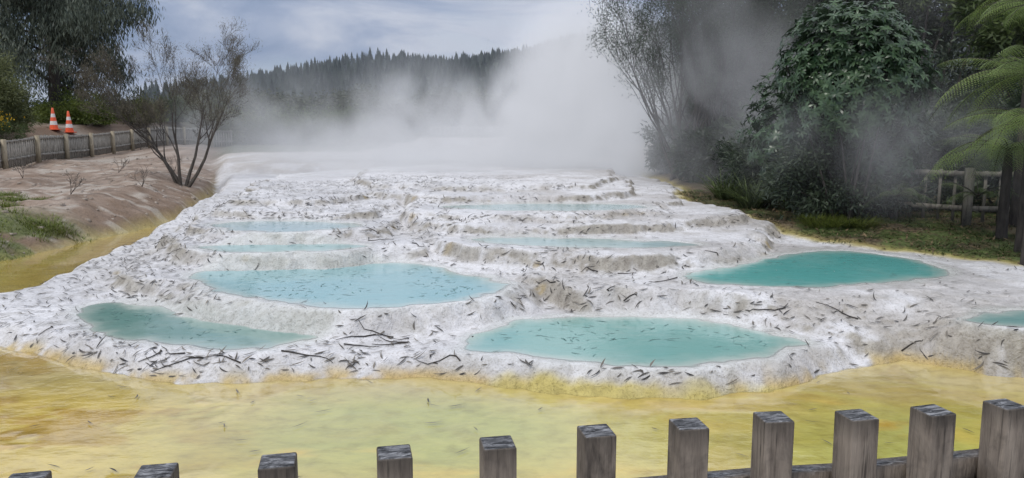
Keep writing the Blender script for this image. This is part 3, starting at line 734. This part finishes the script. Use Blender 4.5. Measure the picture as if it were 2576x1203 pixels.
bush('native_bush',(5.9,18.0,1.5),(1.0,1.2,.9),9000,.12,.03,DARK,40,.3)
def fern(name,c,n,L,el=.5,droop=.95,trunk=True,tone=0.):
    e=empty(name); c=np.array(c,float); base=gh(c[0],c[1]); VV=[];QQ=[];TT=[];off=0;brs=[]
    for i in range(n):
        a=(6.2832*i/n+rng.normal()*.18)
        l=L*rng.uniform(.75,1.15); h_=np.array([math.cos(a),math.sin(a),0]); e0=el*rng.uniform(.4,1.6); dr=droop*rng.uniform(.7,1.2)
        t=np.linspace(0,1,36); R=c+np.outer(l*(t-.18*t**3),h_)+np.outer(l*(e0*t-dr*t*t*.9),np.array([0,0,1.]))
        brs.append((R[::4],np.linspace(.011,.003,9)))
        T=norm(np.gradient(R,axis=0)); Sv=norm(np.cross(T,np.array([0,0,1.]))); U=np.cross(Sv,T)
        ft=np.clip(rng.normal(.0,.2)+tone,-.45,.45)
        for j in range(3,35,1):
            tt=t[j]; pl_=l*.22*math.sin(math.pi*min(1,tt*.92+.10))**.8*(1.05-.35*tt)
            for sg in(-1,1):
                dv=norm(Sv[j]*sg+T[j]*.45-np.array([0,0,.3])); m_=9; s1=np.linspace(.06,1,m_)
                pb=R[j]+np.outer(s1*pl_,dv)+np.outer(-s1**2*pl_*.3,np.array([0,0,1.]))
                for sg2 in(-1,1):
                    d=norm(np.cross(U[j],dv)*sg2+dv*.35); D=np.tile(d,(m_,1)); sd=np.tile(dv,(m_,1)); up=np.tile(U[j],(m_,1))
                    V,Q=blades(pb,D,sd,up,l*.0115*(1.05-.85*s1),pl_*.065,(1,.3))
                    VV.append(V);QQ.append(Q+off);off+=len(V);TT.append(np.full(len(V),np.clip(.55+ft+rng.normal()*.1,0,1)))
    me=mesh_from('fronds',np.concatenate(VV),np.concatenate(QQ)); fattr(me,'Tone',np.concatenate(TT)); add('fronds',me,FERN,e)
    tubes('stalks',brs,BARKD,e,4)
    if trunk:
        tubes('trunk',[([np.array([c[0],c[1],base-.1])*(1-s)+c*s for s in np.linspace(0,1,6)],[.10,.085,.08,.075,.075,.05])],BARKD,e,8)
fern('tree_fern',(7.1,10.3,3.95),22,1.45,.45,.65,tone=.05)
fern('tree_fern',(7.6,11.2,3.1),24,1.7,.45,.7,tone=.1)
fern('tree_fern',(7.35,10.6,2.4),24,1.4,.4,.75,tone=.05)
fern('tree_fern',(8.0,12.3,2.0),20,1.7,.4,.75,tone=-.1)
fern('tree_fern',(8.8,13.2,4.6),16,1.6,.5,.8,tone=0)
for c in((6.9,13.6,1.15),(8.0,13.0,1.2),(7.6,15.0,1.5),(6.2,14.6,1.3)): fern('ground_fern',c,12,.85,.6,.8,trunk=False,tone=-.3)
grass('flax',[(5.15,16.2),(5.5,16.6),(5.9,15.6),(4.95,17.5)],150,1.0,.03,GREEN,.22,.55,.5)
w_=P(2075,580,.55); grass('long_grass',[(w_[0],w_[1]+.1),(w_[0]+.35,w_[1]+.3),(w_[0]+.1,w_[1]+.6),(w_[0]+.7,w_[1]+.2)],420,.36,.010,LIME,.28,.5,.6)
gc=np.stack([rng.uniform(3.5,12,420),rng.uniform(8.8,19,420)],1); _,_,_,rb3,*r_=terrain(gc[:,0],gc[:,1],True); gc=gc[rb3>.75]
grass('undergrowth',gc,70,.17,.012,GREEN,.35,.8,.7)
n=14000; X=rng.uniform(3.5,12,n);Y=rng.uniform(8.8,19,n);hh,_,_,rb3,*r_=terrain(X,Y,True);k=rb3>.3;X=X[k];Y=Y[k];hh=hh[k];n=len(X);ang=rng.uniform(0,6.28,n)
D=norm(np.stack([np.cos(ang),np.sin(ang),rng.normal(size=n)*.25],1));Sd=norm(np.cross(np.tile([0,0,1.],(n,1)),D)+rng.normal(size=(n,3))*.2)
V,Q=blades(np.stack([X,Y,hh+.02],1),D,Sd,np.tile([0,0,1.],(n,1)),rng.uniform(.04,.12,n),rng.uniform(.012,.035,n),(.15,1,.1),.1)
me=mesh_from('leaf_litter',V,Q); fattr(me,'Tone',np.repeat(rng.random(n),6)); add('leaf_litter',me,leafmat('litter_leaves',(.06,.045,.025),(.26,.19,.11),.7,.2,.05))

# ---------------------------------------------------------------- steam (glow term = added emission standing in for light scattered inside the vapour)
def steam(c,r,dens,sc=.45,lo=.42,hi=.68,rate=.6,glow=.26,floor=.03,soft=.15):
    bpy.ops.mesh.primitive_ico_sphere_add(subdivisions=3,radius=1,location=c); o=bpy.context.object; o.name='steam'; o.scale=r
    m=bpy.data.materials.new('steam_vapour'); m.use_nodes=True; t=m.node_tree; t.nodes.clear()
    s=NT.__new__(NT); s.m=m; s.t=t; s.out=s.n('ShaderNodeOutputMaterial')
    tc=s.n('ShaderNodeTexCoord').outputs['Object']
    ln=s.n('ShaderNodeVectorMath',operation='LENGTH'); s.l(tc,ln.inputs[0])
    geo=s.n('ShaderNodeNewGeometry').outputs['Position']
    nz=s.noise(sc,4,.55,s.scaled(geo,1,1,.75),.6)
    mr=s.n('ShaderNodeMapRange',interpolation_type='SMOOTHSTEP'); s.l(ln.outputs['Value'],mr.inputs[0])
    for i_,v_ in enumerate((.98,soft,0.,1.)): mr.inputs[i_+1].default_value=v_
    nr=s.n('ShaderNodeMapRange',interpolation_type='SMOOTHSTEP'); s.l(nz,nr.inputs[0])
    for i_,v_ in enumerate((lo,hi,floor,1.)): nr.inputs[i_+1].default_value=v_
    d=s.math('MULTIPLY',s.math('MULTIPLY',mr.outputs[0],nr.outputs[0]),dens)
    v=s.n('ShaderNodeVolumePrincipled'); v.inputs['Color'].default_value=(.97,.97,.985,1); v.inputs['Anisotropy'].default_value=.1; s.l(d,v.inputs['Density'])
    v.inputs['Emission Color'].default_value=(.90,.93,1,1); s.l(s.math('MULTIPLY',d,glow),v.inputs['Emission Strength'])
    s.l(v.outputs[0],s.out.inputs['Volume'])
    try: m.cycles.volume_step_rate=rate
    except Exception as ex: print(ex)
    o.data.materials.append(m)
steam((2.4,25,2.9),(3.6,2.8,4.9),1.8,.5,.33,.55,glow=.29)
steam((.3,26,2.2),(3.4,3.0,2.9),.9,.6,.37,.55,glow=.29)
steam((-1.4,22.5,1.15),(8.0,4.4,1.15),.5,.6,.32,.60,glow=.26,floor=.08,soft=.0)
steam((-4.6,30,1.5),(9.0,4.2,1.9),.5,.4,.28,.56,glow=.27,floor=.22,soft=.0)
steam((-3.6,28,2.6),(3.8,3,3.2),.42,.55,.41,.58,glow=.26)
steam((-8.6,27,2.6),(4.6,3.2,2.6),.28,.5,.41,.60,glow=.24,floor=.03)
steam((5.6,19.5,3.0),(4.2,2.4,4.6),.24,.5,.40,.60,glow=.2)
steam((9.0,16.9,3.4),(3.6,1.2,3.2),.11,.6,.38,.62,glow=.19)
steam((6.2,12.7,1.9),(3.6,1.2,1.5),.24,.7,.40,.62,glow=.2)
bpy.ops.mesh.primitive_cube_add(size=1,location=(0,560,50)); o=bpy.context.object; o.name='valley_haze'; o.scale=(2400,980,130)
m=bpy.data.materials.new('haze'); m.use_nodes=True; m.node_tree.nodes.clear(); s=NT.__new__(NT); s.m=m; s.t=m.node_tree; s.out=s.n('ShaderNodeOutputMaterial')
v=s.n('ShaderNodeVolumeScatter'); v.inputs['Color'].default_value=(.85,.92,1,1); v.inputs['Density'].default_value=.00038; s.l(v.outputs[0],s.out.inputs['Volume']); o.data.materials.append(m)

# ---------------------------------------------------------------- world, sun, camera
SE,SA=math.radians(50),math.radians(215)
wd=bpy.data.worlds.new('World'); S.world=wd; wd.use_nodes=True; t=wd.node_tree; t.nodes.clear()
s=NT.__new__(NT); s.t=t
out=s.n('ShaderNodeOutputWorld'); bg=s.n('ShaderNodeBackground'); s.l(bg.outputs[0],out.inputs[0]); bg.inputs[1].default_value=.12
sky=s.n('ShaderNodeTexSky'); sky.sky_type='NISHITA'; sky.sun_disc=False; sky.sun_elevation=SE; sky.sun_rotation=math.radians(215)
tc=s.n('ShaderNodeTexCoord').outputs['Generated']
sep=s.n('ShaderNodeSeparateXYZ'); s.l(tc,sep.inputs[0])
nz=s.noise(2.2,5,.5,s.scaled(tc,1,1,3.0),.4); nz2=s.noise(3.6,6,.6,s.scaled(tc,1,1,3.0),.6)
cc=s.ramp(nz2,[(.36,(.15,.235,.41)),(.48,(.31,.385,.55)),(.60,(.53,.58,.70))])
zz=s.rng(sep.outputs[2],.18,.8,1.0,2.3)
vm=s.n('ShaderNodeVectorMath',operation='SCALE'); s.l(cc,vm.inputs[0]); s.l(s.math('MULTIPLY',zz,8.6),vm.inputs['Scale'])
cm=s.mixc(s.rng(sep.outputs[2],.25,.7,0,.7),vm.outputs[0],(9.6,9.5,9.5))
fac=s.rng(nz,.36,.50,.6,1)
cf=s.mixc(fac,sky.outputs[0],cm)
s.l(cf,bg.inputs[0])
L=bpy.data.lights.new('sun','SUN'); L.energy=1.5; L.angle=math.radians(12); L.color=(1,.96,.9)
lo_=bpy.data.objects.new('sun',L); S.collection.objects.link(lo_)
dirv=Vector((math.sin(SA)*math.cos(SE),math.cos(SA)*math.cos(SE),math.sin(SE)))
lo_.rotation_euler=dirv.to_track_quat('Z','Y').to_euler()
cam=bpy.data.cameras.new('camera'); cam.lens=36*FP/2576; cam.sensor_width=36; cam.clip_start=.05; cam.clip_end=5000
co=bpy.data.objects.new('camera',cam); S.collection.objects.link(co); co.location=(0,0,H); co.rotation_euler=(math.pi/2-TH,0,0)
S.camera=co
